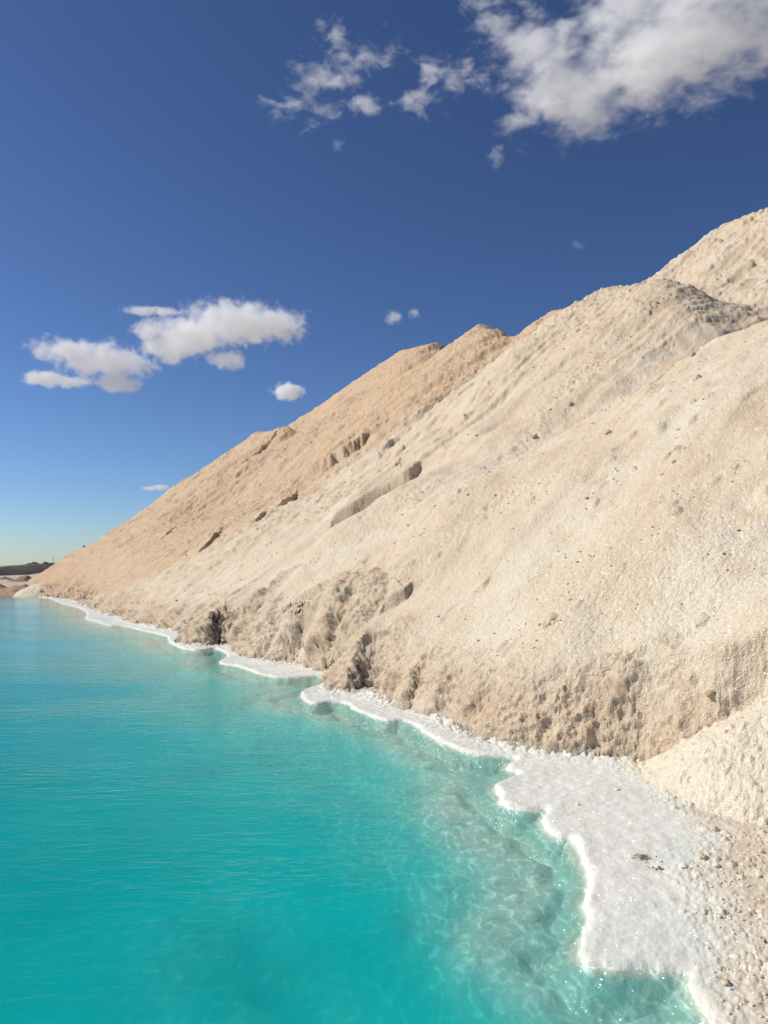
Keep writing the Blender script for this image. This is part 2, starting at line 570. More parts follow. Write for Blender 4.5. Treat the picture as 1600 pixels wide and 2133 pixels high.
# dumped heaps: crest from pixel to pixel, metres set back from the toe line, rounding of the crest
HEAPS = [
    ('near', (1545, 452), (1640, 425), 2.6, 0.5),
    ('near', (1283, 597), (1375, 588), 0.0, 0.6),
    ('near', (1510, 690), (1840, 500), -0.1, 1.2),
    ('far', (1172, 648), (1215, 640), 4.2, 0.4),
    ('far', (1000, 676), (1035, 688), 2.4, 0.5),
    ('far', (838, 731), (905, 716), 2.8, 0.5),
    ('far', (548, 903), (596, 888), 0.8, 0.3),
]
HEAPS = [(w, on_slope(*a, s0), on_slope(*b, s0), rd) for (w, a, b, s0, rd) in HEAPS]
_a = HEAPS[2][1]                      # the nearest crest runs level and parallel to the shore
HEAPS[2] = ('near', _a, np.array([_a[0] - 14 * T2[0], _a[1] - 14 * T2[1], _a[2]]), 0.8)

# slab edges and cuts on the face: pixels along the cut, height of the step, width of the slab behind it
SCARS = [
    ([(690, 1088), (735, 1062), (775, 1040), (815, 1015), (850, 985), (872, 962)], 0.80, 1.3),
    ([(812, 985), (840, 962), (868, 953)], 0.5, 0.6),
    ([(636, 982), (672, 968), (700, 952), (735, 934), (775, 906)], 0.85, 1.0),
    ([(700, 962), (730, 955), (758, 940)], 0.30, 0.5),
    ([(790, 940), (815, 925), (842, 908)], 0.30, 0.6),
    ([(575, 1062), (596, 1048), (620, 1022)], 0.55, 0.6),
    ([(522, 1092), (540, 1082), (556, 1070)], 0.28, 0.45),
    ([(410, 1155), (432, 1138), (452, 1118), (462, 1105)], 0.32, 0.45),
    ([(395, 1075), (440, 1045), (490, 1010), (560, 955)], 0.20, 0.5),
    ([(330, 1128), (380, 1094), (430, 1062)], 0.16, 0.4),
    ([(480, 985), (560, 925), (640, 870)], 0.18, 0.5),
    ([(560, 1000), (640, 940), (720, 880)], 0.14, 0.5),
    ([(1300, 830), (1340, 805), (1385, 772), (1430, 740)], 0.07, 0.6),
    ([(798, 1262), (820, 1252), (845, 1236), (862, 1214)], 0.28, 0.42),
    ([(990, 1228), (1008, 1216), (1022, 1200)], 0.10, 0.16),
    ([(1535, 845), (1570, 820), (1640, 780)], 0.07, 0.6),
    ([(400, 1285), (440, 1262), (480, 1240), (540, 1205)], 0.14, 0.5),
    ([(560, 1290), (610, 1262), (660, 1240)], 0.14, 0.4),
    ([(1300, 1365), (1350, 1345), (1400, 1350)], 0.14, 0.25),
]


def heap_height(X, Y, S):
    wx = 0.9 * fbm2(X * 0.16, Y * 0.16, 3, 5) + 0.22 * fbm2(X * 0.8, Y * 0.8, 3, 6)
    wy = 0.9 * fbm2(X * 0.16 + 40, Y * 0.16, 3, 7) + 0.22 * fbm2(X * 0.8, Y * 0.8 + 31, 3, 8)
    hs = []
    for w, a, b, rd in HEAPS:
        ex, ey = b[0] - a[0], b[1] - a[1]
        L = ex * ex + ey * ey
        tt = np.clip(((X + wx - a[0]) * ex + (Y + wy - a[1]) * ey) / L, 0, 1)
        dd = np.sqrt((X + wx - a[0] - ex * tt) ** 2 + (Y + wy - a[1] - ey * tt) ** 2 + rd * rd) - rd
        hs.append(a[2] + (b[2] - a[2]) * tt - TAN * dd)
    P = hs[0]
    for h in hs[1:]:
        P = smax(P, h, 0.8)
    q = np.clip(S - 2.5, 0, 40)
    apron = TOE_Z + TAN * S - 0.035 * q * q
    return smax(P, apron, 0.6)


def on_heap(px, py):
    """where the pixel's ray meets the heaps"""
    d = ray(px, py)
    k = np.geomspace(5, 120, 900)
    x = d[0] * k; y = d[1] * k; z = CAM_H + d[2] * k
    h = heap_height(x, y, sdf_poly(FOOT, x, y))
    i = int(np.argmax(z < h)) if (z < h).any() else len(k) - 1
    return np.array([x[i], y[i], z[i]])


def scar_height(X, Y):
    out = np.zeros(X.shape, f32); dark = np.zeros(X.shape, f32)
    for pts, A, W in SCARS:
        w = np.array([on_heap(*p)[:2] for p in pts])
        w = spline(w, 4)
        lo = w.min(0) - 4 * W - 1; hi = w.max(0) + 4 * W + 1
        m = (X > lo[0]) & (X < hi[0]) & (Y > lo[1]) & (Y < hi[1])
        if not m.any():
            continue
        x = X[m]; y = Y[m]
        jit = 0.25 * W * fbm2(x * 0.7, y * 0.7, 2, 51)
        bd = np.full(x.shape, 1e9, f32); bs = np.zeros(x.shape, f32); ba = np.zeros(x.shape, f32)
        n = len(w) - 1
        for i in range(n):
            ax, ay = w[i]; ex, ey = w[i + 1] - w[i]
            L = math.hypot(ex, ey)
            tt = ((x - ax) * ex + (y - ay) * ey) / (L * L)
            tc = np.clip(tt, 0, 1)
            d = np.hypot(x - ax - ex * tc, y - ay - ey * tc)
            side = (ex * (y - ay) - ey * (x - ax)) / L      # >0 left of the upward direction
            mm = d < bd
            bd = np.where(mm, d, bd); bs = np.where(mm, side, bs); ba = np.where(mm, (i + tc) / n, ba)
        sd = np.where(bs > 0, bd, -bd) + jit
        taper = np.clip(np.sin(np.clip(ba, 0.0, 1.0) * math.pi), 0, 1) ** 0.55
        endfade = 1 - sstep(0.0, W * 0.9, bd - np.abs(bs))
        step = sstep(-0.05 * W - 0.03, 0.03 * W + 0.03, sd)
        up_ = 0.40 * np.exp(-np.clip(sd, 0, 99) / (1.8 * W))
        dn_ = -0.60 * np.exp(-(np.clip(-sd, 0, 99) / (1.1 * W)) ** 1.5)
        z = A * taper * endfade * (step * up_ + (1 - step) * dn_)
        out[m] += z
        dark[m] = np.maximum(dark[m], taper * endfade * np.exp(-((sd) / (0.3 * W)) ** 2) * min(1, A * 2.2))
    return out, dark


# beige / ochre border on the face
border_px = [(1110, 690), (1000, 770), (900, 835), (800, 905), (700, 968), (600, 1045), (480, 1110), (350, 1180), (230, 1235), (120, 1240)]
_bp = np.array([on_heap(*p)[:2] for p in border_px])
_bc, _bs = plan(_bp[:, 0], _bp[:, 1])
_o = np.argsort(_bs)
_bs = np.concatenate([[-5], _bs[_o], [60]]); _bc = np.concatenate([[_bc[_o][0]], _bc[_o], [_bc[_o][-1]]])

# ------------------------------------------------------------------ the salt pile
def first_hit(az, poly, rmin, rmax, n=700):
    """first radius along each azimuth where the ray enters the polygon"""
    rr = np.geomspace(rmin, rmax, n)
    X = np.sin(az)[None, :] * rr[:, None]; Y = np.cos(az)[None, :] * rr[:, None]
    d = sdf_poly(poly, X, Y)
    ins = d > 0
    k = np.argmax(ins, 0)
    r = rr[k]
    r[~ins.any(0)] = np.nan
    return r


def interp_nan(r):
    i = np.arange(len(r)); ok = ~np.isnan(r)
    return np.interp(i, i[ok], r[ok])


def smooth1(a, k):
    ker = np.ones(k) / k
    return np.convolve(np.pad(a, k // 2, mode='edge'), ker, mode='valid')[:len(a)]


az = np.concatenate([np.linspace(math.radians(-27.3), math.radians(31), 820), np.linspace(math.radians(31.5), math.radians(78), 46)])
r_toe = interp_nan(first_hit(az, FOOT, 3.0, 110))
r_lo = np.minimum.reduce([np.roll(np.pad(r_toe, 40, mode='edge'), k)[40:-40] for k in range(-24, 25)])
r_lo = smooth1(r_lo, 45)
Xd = np.sin(az); Yd = np.cos(az)
udot = np.maximum(Xd * U2[0] + Yd * U2[1], 0.10)
band = np.minimum(2.1 / udot, 0.35 * r_lo + 1.5)
rows = []
nb, nc, nd = 230, 470, 36
for k in range(nb):
    rows.append(r_lo - 0.25 + (band + 0.25) * (k / nb))
r1 = r_lo + band
# distance of the skyline along each azimuth, from a coarse look at the heaps
rr = np.geomspace(4, 130, 400)
Xc = Xd[None, :] * rr[:, None]; Yc = Yd[None, :] * rr[:, None]
Hc = heap_height(Xc, Yc, sdf_poly(FOOT, Xc, Yc))
el = (Hc - CAM_H) / rr[:, None]
el[rr[:, None] < r1[None, :]] = -9
r_sky = rr[np.argmax(el, 0)]
r_sky = np.maximum(smooth1(np.maximum.reduce([np.roll(np.pad(r_sky, 30, mode='edge'), k)[30:-30] for k in range(-20, 21)]), 101), r1 * 1.25) * 1.06
for k in range(nc):
    rows.append(r1 * (r_sky / r1) ** (k / nc))
for k in range(nd + 1):
    rows.append(r_sky * 1.35 ** (k / nd))
Rg = np.array(rows)
X = (Rg * Xd[None, :]).astype(f32); Y = (Rg * Yd[None, :]).astype(f32)


def pile_surface(X, Y):
    S = sdf_poly(FOOT, X, Y)
    c, s = plan(X, Y)
    P = heap_height(X, Y, S)
    sl = s * 1.25
    # streaks of rolled grains down the face
    near = 1 - sstep(18, 30, np.hypot(X, Y))
    P = P + (0.05 + 0.05 * (1 - near)) * fbm2(c * 1.1 + 0.06 * sl, sl * 0.12, 4, 11) * sstep(0.5, 4, S)
    rid = 1 - np.abs(noise2(c * 1.5 + 0.5 * noise2(c * 0.7, sl * 0.25, 14), sl * 0.07, 13)) * 2
    P = P + 0.12 * (1 - near) * np.clip(rid, -1, 1) * sstep(1.5, 5, S) * (0.4 + 0.6 * sstep(-0.3, 0.4, fbm2(c * 0.2, sl * 0.1, 2, 15)))
    P = P + 0.10 * fbm2(c * 0.5, sl * 0.35, 4, 12)
    dz, dark = scar_height(X, Y)
    P = P + dz
    # gnawed foot
    sn = S + 0.26 * fbm2(X * 1.3, Y * 1.3, 2, 21)
    wE = 0.50 + 0.30 * fbm2(c * 0.35, c * 0.0, 3, 23)
    x = np.clip(sn / wE, 0, 1)
    top = np.maximum(P, 0.1)
    hole = sstep(0.15, 0.55, fbm2(c * 0.75, s * 0.4, 3, 24))
    Z = np.where(sn > 0, 0.02 + (top - 0.02) * x ** (0.70 + 0.5 * hole), -0.25 + 0.6 * np.maximum(sn, -0.4))
    Z = np.where(sn > 0, np.maximum(Z, -0.2), Z)
    fr_ = sstep(10.5, 17, np.hypot(X, Y))
    ero = (1 - sstep(0.0, 0.6 + 0.9 * fr_, S + (0.80 + 0.4 * fr_) * fbm2(c * 0.6, s * 0.7, 4, 25))) * sstep(-0.2, 0.1, S + 0.1)
    ero = np.clip(ero, 0, 1)
    return S, c, s, Z, ero, dark


S, c, s, Z, ero, dark = pile_surface(X, Y)
nx, ny, nz = grid_normals(X, Y, Z.astype(f32))
dist = np.hypot(X, Y)
sl = s * 1.25
# relief of the loose salt: clods and grains, heavier in patches
patch = sstep(-0.25, 0.45, fbm2(c * 0.28, sl * 0.16, 3, 31))
patch2 = sstep(-0.1, 0.5, fbm2(c * 0.9, sl * 0.45, 3, 32))
l1, id1 = lumps2(c * 2.6 + 0.2 * fbm2(c * 3, sl * 3, 2, 33), sl * 2.2, 34, 0.5, 0.5)
l2, id2 = lumps2(c * 7.5, sl * 6.2, 35, 0.6, 0.4)
l3, id3 = lumps2(c * 17.0, sl * 15.0, 36, 0.65, 0.3)
sel1 = (id1 > 0.80)
sel2 = (id2 > 0.55)
rough = 0.25 + 1.15 * patch * patch2 + 0.35 * patch
D = (0.050 * l1 * (id1 > 0.84) * (0.15 + patch2) + 0.022 * l2 * (0.25 + 0.75 * sel2) * rough + 0.010 * l3) * (1 - 0.7 * ero)
D = D + 0.026 * fbm3(X * 1.8, Y * 1.8, Z * 1.8, 3, 37) * (0.3 + patch) + 0.012 * fbm3(X * 9, Y * 9, Z * 9, 3, 38, 0.6) * (0.5 + rough)
lf, idf = lumps2(c * 3.4 + 0.3 * fbm2(c, sl, 2, 46), sl * 2.0, 47, 0.5, 0.5)
D = D + sstep(20, 34, dist) * (0.06 * lf * (idf > 0.55) - 0.05 * lf * (idf < 0.15) + 0.05 * fbm2(c * 4.0, sl * 1.5, 3, 48, 0.6))
# pits where clods rolled away
pit, pid = lumps2(c * 0.9 + 3.3, sl * 0.55, 39, 0.17, 0.3)
D = D - 0.03 * pit * (pid > 0.7) * (1 - ero)
# the eaten face: knobs, drips and hollows
zz = Z
e1 = fbm3(X * 1.5, Y * 1.5, zz * 2.2, 4, 41)
e2 = fbm3(X * 6.0, Y * 6.0, zz * 7.0, 4, 42, 0.6)
e3 = 1 - np.abs(fbm3(X * 3.0, Y * 3.0, zz * 3.4, 3, 43)) * 2
k1, kid = lumps2(c * 15 + 0.8 * e2, (sl + zz) * 11.0, 44, 0.6, 0.4)
e4 = fbm3(X * 13.0, Y * 13.0, zz * 13.0, 3, 45, 0.6)
e5 = fbm3(X * 27.0, Y * 27.0, zz * 27.0, 2, 49)
De = 0.11 * e1 + 0.060 * e2 + 0.03 * e3 + 0.016 * k1 + 0.040 * e4 + 0.014 * e5
fd = sstep(10.5, 18, dist)
De = De * (1 + 0.25 * fd) + fd * (0.13 * e1 + 0.07 * e3)
D = D + ero * De
D = D + (1 - ero) * dark * (0.08 * fbm3(X * 1.3, Y * 1.3, zz * 1.3, 3, 145) + 0.03 * fbm3(X * 5, Y * 5, zz * 5, 2, 146))
D = np.where(S < -0.3, 0, D)
Xp = X + nx * D; Yp = Y + ny * D; Zp = Z + nz * D
# colour
cb = np.interp(s.ravel(), _bs, _bc).reshape(s.shape)
far_side = c - cb + 1.6 * fbm2(c * 0.3, s * 0.3, 3, 61)
warm = sstep(-3.5, 2.0, far_side) * 0.92 + 0.16 * sstep(10, 30, dist)
warm = np.clip(warm, 0, 1)
grey = np.zeros_like(warm)
gp = on_slope(664, 1325)
ero_shade = np.clip(ero * (0.55 + 0.6 * sstep(-0.3, 0.4, e1)) + 0.55 * dark, 0, 1)  # stained foot, plus shade of the scar walls painted in as tan
# greenish hollow in the lower face; second spot paints soft overhang shade grey
for (gx, gy, rad, amt) in ((672, 1330, 0.75, 0.75), (1335, 1372, 0.30, 0.10)):
    g = on_heap(gx, gy)
    dd = np.sqrt((Xp - g[0]) ** 2 + (Yp - g[1]) ** 2 + (Zp - g[2]) ** 2)
    grey = np.maximum(grey, amt * (1 - sstep(0.35 * rad, rad, dd + 0.25 * e2)))

grey = np.maximum(grey, 0.45 * (1 - sstep(0.05, 0.22, Zp + 0.08 * e2)) * (S > -0.3))
fS = S[:-1, :-1]
keep = (fS > -0.45) & (Zp[:-1, :-1] > -0.5)
is_far = (far_side[:-1, :-1] > 0)
v1 = 0.5 + 0.55 * fbm2(c * 0.55 + 0.4 * fbm2(c * 0.5, sl * 0.3, 2, 65), sl * 0.11, 4, 62)
v2 = 0.5 + 0.5 * fbm3(Xp * 1.6, Yp * 1.6, Zp * 1.6, 4, 63, 0.6)
att = {'warm': warm, 'ero': ero_shade, 'grey': grey, 'v1': v1, 'v2': v2}
pile_near = grid_mesh('salt_pile', Xp, Yp, Zp, M_SALT, keep & ~is_far, att)
tag(pile_near, 'steep pale beige salt pile with coarse glittering grains, right beside the white shelf', 'salt pile')
pile_far = grid_mesh('salt_pile', Xp, Yp, Zp, M_SALT, keep & is_far, att)
tag(pile_far, 'ochre peach salt pile further along the shore, with long streaks and a rounded peak', 'salt pile')

# ------------------------------------------------------------------ shore: white crust and grainy salt ground
grit_px = [(1316, 1592), (1345, 1615), (1400, 1650), (1445, 1690), (1478, 1740), (1487, 1800), (1482, 1850), (1492, 1900), (1500, 1960), (1492, 2010), (1508, 2060), (1535, 2133)]
GRIT = np.vstack([spline([tuple(on_ground(x, y, 0.05)[:2]) for x, y in grit_px], 4), [(1.75, 3.0), (1.5, 2.2), (1.0, 1.2), (0.5, 0.2), (1.0, -2.0), (9.0, -3.0), (9.0, 12.0), (3.2, 9.2)]])


def shore_surface(X, Y):
    L = -sdf_poly(LAKE, X, Y)                 # inland distance from the water line
    S = sdf_poly(FOOT, X, Y)
    wob = 0.03 * fbm2(X * 2.6, Y * 2.6, 2, 71) + 0.022 * fbm2(X * 9, Y * 9, 3, 72, 0.6)
    Lw = L + wob
    lip = sstep(-0.15, 0.06, Lw)
    Z = -0.115 + 0.140 * lip + 0.018 * sstep(0.1, 1.0, Lw) + np.where(Lw < -0.10, 0.6 * (Lw + 0.10), 0)
    # ground rises behind the shelf towards the camera's bank
    inl = sdf_poly(GRIT, X, Y)
    inl = inl + 0.12 * fbm2(X * 2.2, Y * 2.2, 3, 73) + 0.07 * fbm2(X * 8, Y * 8, 2, 74)
    right = sstep(0.2, 1.2, X)
    dirt = sstep(-0.28, 0.32, inl + 0.10 * fbm2(X * 5, Y * 5, 3, 75)) * right
    Z = Z + 0.06 * sstep(-0.1, 1.2, inl) * right + 0.16 * sstep(0.6, 2.5, inl) * right
    return L, S, Lw, Z, dirt, inl


az2 = np.linspace(math.radians(-26.8), math.radians(36), 800)
r_w = first_hit(az2, LAKE, 60, 2.0)          # scanned from far to near: last water seen from the camera
rr = np.geomspace(2.2, 62, 900)
Xc = np.sin(az2)[None, :] * rr[:, None]; Yc = np.cos(az2)[None, :] * rr[:, None]
dl = sdf_poly(LAKE, Xc, Yc); df = sdf_poly(FOOT, Xc, Yc)
land0 = np.argmax(dl < 0.36, 0)
r_a = np.maximum(rr[land0] - 0.05, 2.2)
ins = df > 0.30
r_b = np.where(ins.any(0), rr[np.argmax(ins, 0)], 60.0)
r_a = smooth1(np.minimum.reduce([np.roll(np.pad(r_a, 40, mode='edge'), k)[40:-40] for k in range(-38, 39)]), 61)
r_b = smooth1(np.maximum.reduce([np.roll(np.pad(r_b, 16, mode='edge'), k)[16:-16] for k in range(-10, 11)]), 19)
r_b = np.maximum(r_b, r_a * 1.05)
NR = 400
Rg2 = np.array([r_a * (r_b / r_a) ** (k / NR) for k in range(NR + 1)])
X2 = (Rg2 * np.sin(az2)[None, :]).astype(f32); Y2 = (Rg2 * np.cos(az2)[None, :]).astype(f32)
L, S2, Lw, Z2, dirt, inl = shore_surface(X2, Y2)
a1, i1 = lumps2(X2 * 24, Y2 * 24, 81, 0.62, 0.45)
a2, i2 = lumps2(X2 * 55, Y2 * 55, 82, 0.66, 0.3)
a3, i3 = lumps2(X2 * 11, Y2 * 11, 83, 0.45, 0.5)
edge = np.exp(-(inl / 0.30) ** 2) * sstep(0.2, 1.2, X2)
g = np.clip(dirt + 0.6 * edge, 0, 1)
D2 = g * (0.026 * a1 * (0.4 + 0.6 * (i1 > 0.45)) + 0.011 * a2 + 0.034 * a3 * (i3 > 0.72)) * (0.6 + 0.5 * fbm2(X2 * 3, Y2 * 3, 2, 84))
D2 = D2 + (0.014 * fbm2(X2 * 2.5, Y2 * 2.5, 4, 85) + 0.008 * fbm2(X2 * 14, Y2 * 14, 3, 86) + 0.006 * (1 - 2 * np.abs(fbm2(X2 * 4, Y2 * 4, 3, 78)))) * sstep(-0.02, 0.12, L)
lipz = np.exp(-((Lw - 0.07) / 0.06) ** 2)
D2 = D2 + lipz * (0.003 + 0.005 * fbm2(X2 * 9, Y2 * 9, 2, 87))
toe_rough = np.exp(-np.clip(-S2, 0, 9) / 0.16) * sstep(-0.1, 0.1, L)
D2 = D2 + toe_rough * (0.05 * a3 + 0.03 * a1)
st = np.zeros_like(X2)
Z2f = Z2 + D2
D_at = np.hypot(X2, Y2)
dirt2 = np.clip(dirt * (0.85 + 0.25 * fbm2(X2 * 4, Y2 * 4, 3, 88)) + 0.5 * np.exp(-np.clip(-S2, 0, 9) / 0.10) * (L > 0.05), 0, 1)
for (gx, gy, rx, amt) in ((1000, 1637, 0.10, 0.0), (1340, 1780, 0.075, 0.55), (1368, 1806, 0.06, 0.45), (1205, 1672, 0.04, 0.25), (1290, 1640, 0.05, 0.15), (1150, 2060, 0.1, 0.0)):
    gpt = on_ground(gx, gy, 0.055)
    dd = np.hypot((X2 - gpt[0]), (Y2 - gpt[1]) * 0.8)
    st = np.maximum(st, amt * (1 - sstep(0.2 * rx, rx, dd + 0.05 * fbm2(X2 * 20, Y2 * 20, 3, 89))))
fx = lambda a: a[:-1, :-1]
keep2 = (fx(L) > -0.34) & (fx(S2) < 0.30)
grav = fx(dirt) > 0.5
at2 = {'dirt': dirt2, 'stain': st, 'wet': 1 - sstep(-0.035, 0.004, Z2f)}
crust = grid_mesh('salt_crust', X2, Y2, Z2f, M_CRUST, keep2 & ~grav, at2)
tag(crust, 'scalloped white salt crust shelf lying between the turquoise water and the pile', 'salt crust')
bank = grid_mesh('ground', X2, Y2, Z2f, M_CRUST, keep2 & grav, at2)
tag(bank, 'grainy beige salt ground beside the white shelf', kind='structure')

# ------------------------------------------------------------------ lake bed and water
def bed_depth(X, Y):
    L = sdf_poly(LAKE, X, Y)
    Ln = L + 0.16 * fbm2(X * 1.3, Y * 1.3, 4, 91) * sstep(0.0, 0.8, L)
    r = np.hypot(X, Y)
    shelf = 0.155 * sstep(0.0, 0.16, L) - 0.06 * sstep(0.18, 0.42, L + 0.3 * fbm2(X * 2.0, Y * 2.0, 3, 95)) + 0.12 * sstep(0.5, 0.95, Ln)
    drop = 0.36 * sstep(0.85, 1.25, Ln) + 0.80 * sstep(2.2, 3.4, Ln + 0.2 * fbm2(X * 0.7, Y * 0.7, 3, 93)) + 1.3 * sstep(3.4, 8.0, Ln)
    d = shelf + drop * (0.75 + 0.25 * fbm2(X * 0.35, Y * 0.35, 3, 92))
    d = d + 0.05 * fbm2(X * 2.2, Y * 2.2, 4, 94) * sstep(0.1, 0.6, L)
    # a deeper channel along the foot of the shelf
    ch = np.array([on_ground(*q, 0.0)[:2] for q in ((430, 1600), (555, 1745), (640, 1840), (760, 1960), (930, 2090), (1100, 2300))])
    ch = spline(ch, 4)
    bd = np.full(X.shape, 1e9, f32)
    wx = X + 0.18 * fbm2(X * 1.4, Y * 1.4, 3, 96); wy = Y + 0.18 * fbm2(X * 1.4 + 9, Y * 1.4, 3, 97)
    for i in range(len(ch) - 1):
        ex, ey = ch[i + 1] - ch[i]
        tt = np.clip(((wx - ch[i][0]) * ex + (wy - ch[i][1]) * ey) / (ex * ex + ey * ey), 0, 1)
        bd = np.minimum(bd, np.hypot(wx - ch[i][0] - ex * tt, wy - ch[i][1] - ey * tt))
    d = d + 0.38 * np.exp(-(bd / 0.42) ** 2) * (0.8 + 0.3 * fbm2(X * 1.1, Y * 1.1, 2, 98))
    return L, np.maximum(d, 0.0)


az3 = np.linspace(math.radians(-50), math.radians(30), 330)
rr3 = np.geomspace(1.5, 75, 330)
X3 = (rr3[:, None] * np.sin(az3)[None, :]).astype(f32); Y3 = (rr3[:, None] * np.cos(az3)[None, :]).astype(f32)
L3, d3 = bed_depth(X3, Y3)
bed = grid_mesh('lake_bed', X3, Y3, np.where(L3 > 0, -d3 - 0.02, -0.02 - 0.10 * np.clip(-L3, 0, 2)), M_BED, fx(L3) > -0.6)
tag(bed, 'pale salt bed of the lake seen through shallow water', kind='structure')
water = grid_mesh('water', X3, Y3, np.zeros_like(X3), M_WATER, fx(L3) > -0.35, {'depth': np.where(L3 > 0, d3, 0.0), 'calm': 1 - sstep(0.8, 2.6, L3)})
tag(water, 'clear turquoise lake water deepening to teal', kind='structure')

# ------------------------------------------------------------------ land to the horizon
az4 = np.linspace(-math.pi, math.pi, 361)
rr4 = np.concatenate([[0.01], np.geomspace(0.4, 9000, 170)])
X4 = (rr4[:, None] * np.sin(az4)[None, :]).astype(f32); Y4 = (rr4[:, None] * np.cos(az4)[None, :]).astype(f32)
L4 = -sdf_poly(LAKE, X4, Y4)
inF = sdf_poly(FOOT, X4, Y4)
r4 = np.hypot(X4, Y4)
land = 0.10 * sstep(0, 2, L4) + 0.45 * sstep(2, 45, L4) + 0.10 * fbm2(X4 * 0.12, Y4 * 0.12, 4, 101) * sstep(1, 8, L4) + 0.2 * fbm2(X4 * 0.01, Y4 * 0.01, 3, 102) * sstep(100, 300, r4)
land = land - 0.22 * (1 - sstep(14, 22, r4)) * sstep(-0.2, 0.2, Y4 + 0.3 * X4 - 1.2) - 0.15 * sstep(-0.5, 0.0, inF)
Z4 = np.where(L4 > 0.0, land, np.maximum(-3.2, -0.15 + 1.2 * L4))
gnd = grid_mesh('ground', X4, Y4, Z4, M_GROUND)
tag(gnd, 'flat pale salty plain behind the lake', kind='structure')

# ------------------------------------------------------------------ fan of fresh salt at the foot of the near pile
def fan():
    a = on_slope(1690, 1345, -0.75)
    b = on_slope(1800, 1260, -0.75)
    a[2] -= 0.46; b[2] -= 0.40
    azf = np.linspace(math.radians(17), math.radians(40), 330)
    rf = np.geomspace(6.2, 13.5, 330)
    X = (rf[:, None] * np.sin(azf)[None, :]).astype(f32); Y = (rf[:, None] * np.cos(azf)[None, :]).astype(f32)
    ex, ey = b[0] - a[0], b[1] - a[1]
    w = 0.10 * fbm2(X * 0.9, Y * 0.9, 3, 111)
    tt = np.clip(((X - a[0]) * ex + (Y - a[1]) * ey) / (ex * ex + ey * ey), 0, 1)
    dd = np.sqrt((X - a[0] - ex * tt) ** 2 + (Y - a[1] - ey * tt) ** 2 + 0.09) - 0.3 + w
    Z = a[2] + (b[2] - a[2]) * tt - 0.50 * dd - 0.16 * np.clip(dd, 0, 4) ** 2
    c, s = plan(X, Y)
    base = 0.08
    Z = smax(Z, base - 0.12 - 0.05 * dd, 0.12)
    nx, ny, nz = grid_normals(X, Y, Z.astype(f32))
    l1, i1 = lumps2(X * 11, Y * 11, 112, 0.5, 0.5)
    l2, i2 = lumps2(X * 22, Y * 22, 113, 0.6, 0.4)
    D = 0.09 * fbm3(X * 1.2, Y * 1.2, Z * 1.2, 4, 114) + 0.022 * l1 * (i1 > 0.6) + 0.010 * l2 + 0.02 * fbm3(X * 8, Y * 8, Z * 8, 3, 117)
    keepf = (Z > -0.02)[:-1, :-1]
    at = {'warm': np.zeros_like(X), 'ero': 0.0 * X, 'grey': 0.0 * X,
          'v1': 0.75 + 0.3 * fbm2(X * 0.8, Y * 0.8, 3, 115), 'v2': 0.34 + 0.4 * fbm2(X * 2, Y * 2, 3, 116)}
    o = grid_mesh('salt_fan', X + nx * D, Y + ny * D, Z + nz * D, M_SALT, keepf, at)
    tag(o, 'smooth cream fan of loose salt slumped against the foot of the beige pile', 'salt heap')
    return o


fan()


# ------------------------------------------------------------------ where a pixel meets the built salt
def projector(Xg, Yg, Zg):
    cp, sp = math.cos(PITCH), math.sin(PITCH)
    dz = Zg - CAM_H
    dep = Yg * cp + dz * sp
    up = -Yg * sp + dz * cp
    PX = 800 + FPX * Xg / dep; PY = 1066.5 - FPX * up / dep
    N = grid_normals(Xg, Yg, Zg)

    def hit(px, py, tol=6.0):
        d2 = (PX - px) ** 2 + (PY - py) ** 2
        m = (d2 < tol * tol) & (dep > 1)
        if not m.any():
            i = np.argmin(np.where(dep > 1, d2, 1e9))
        else:
            i = np.argmin(np.where(m, dep, 1e9))
        r, cc = np.unravel_index(i, PX.shape)
        return (np.array([Xg[r, cc], Yg[r, cc], Zg[r, cc]]), np.array([N[0][r, cc], N[1][r, cc], N[2][r, cc]]), float(dep[r, cc]))

    def crest(px):
        m = (np.abs(PX - px) < 3) & (dep > 1)
        i = np.argmin(np.where(m, PY, 1e9))
        r, cc = np.unravel_index(i, PX.shape)
        return (np.array([Xg[r, cc], Yg[r, cc], Zg[r, cc]]), np.array([0, 0, 1.0]), float(dep[r, cc]))
    hit.crest = crest
    return hit


hit_pile = projector(Xp.astype(f32), Yp.astype(f32), Zp.astype(f32))
hit_shore = projector(X2, Y2, Z2f.astype(f32))
RNG = random.Random(7)
NPR = np.random.default_rng(11)


# ------------------------------------------------------------------ loose lumps
def ico(sub):
    import bmesh
    bm = bmesh.new()
    bmesh.ops.create_icosphere(bm, subdivisions=sub, radius=1.0)
    bm.verts.ensure_lookup_table()
    V = np.array([v.co[:] for v in bm.verts]); Fc = np.array([[v.index for v in f.verts] for f in bm.faces])
    bm.free()
    return V, Fc


ICO1 = ico(1); ICO3 = ico(3)


def lump(name, label, cat, at, size, mat, seed, squash=(1, 0.85, 0.75), group=None, sink=0.25, rough=0.35):
    V, Fc = ICO3
    n = 1 + rough * fbm3(V[:, 0] * 1.3 + seed, V[:, 1] * 1.3, V[:, 2] * 1.3, 3, 200 + seed) + 0.22 * fbm3(V[:, 0] * 5, V[:, 1] * 5 + seed, V[:, 2] * 5, 2, 300 + seed)
    W = V * n[:, None] * np.array(squash)
    zeros = np.zeros(len(W))
    o = mesh_arrays(name, W * size, Fc, mat, {'warm': zeros + 0.35, 'ero': zeros + 0.2, 'grey': zeros + 0.04, 'v1': zeros + 0.4, 'v2': zeros + 0.55, 'dirt': zeros, 'stain': zeros, 'wet': zeros}, True, 3)
    o.location = (at[0], at[1], at[2] + size * (0.6 - sink))
    o.rotation_euler = (0, 0, seed * 1.7)
    link(o)
    return tag(o, label, cat, group)


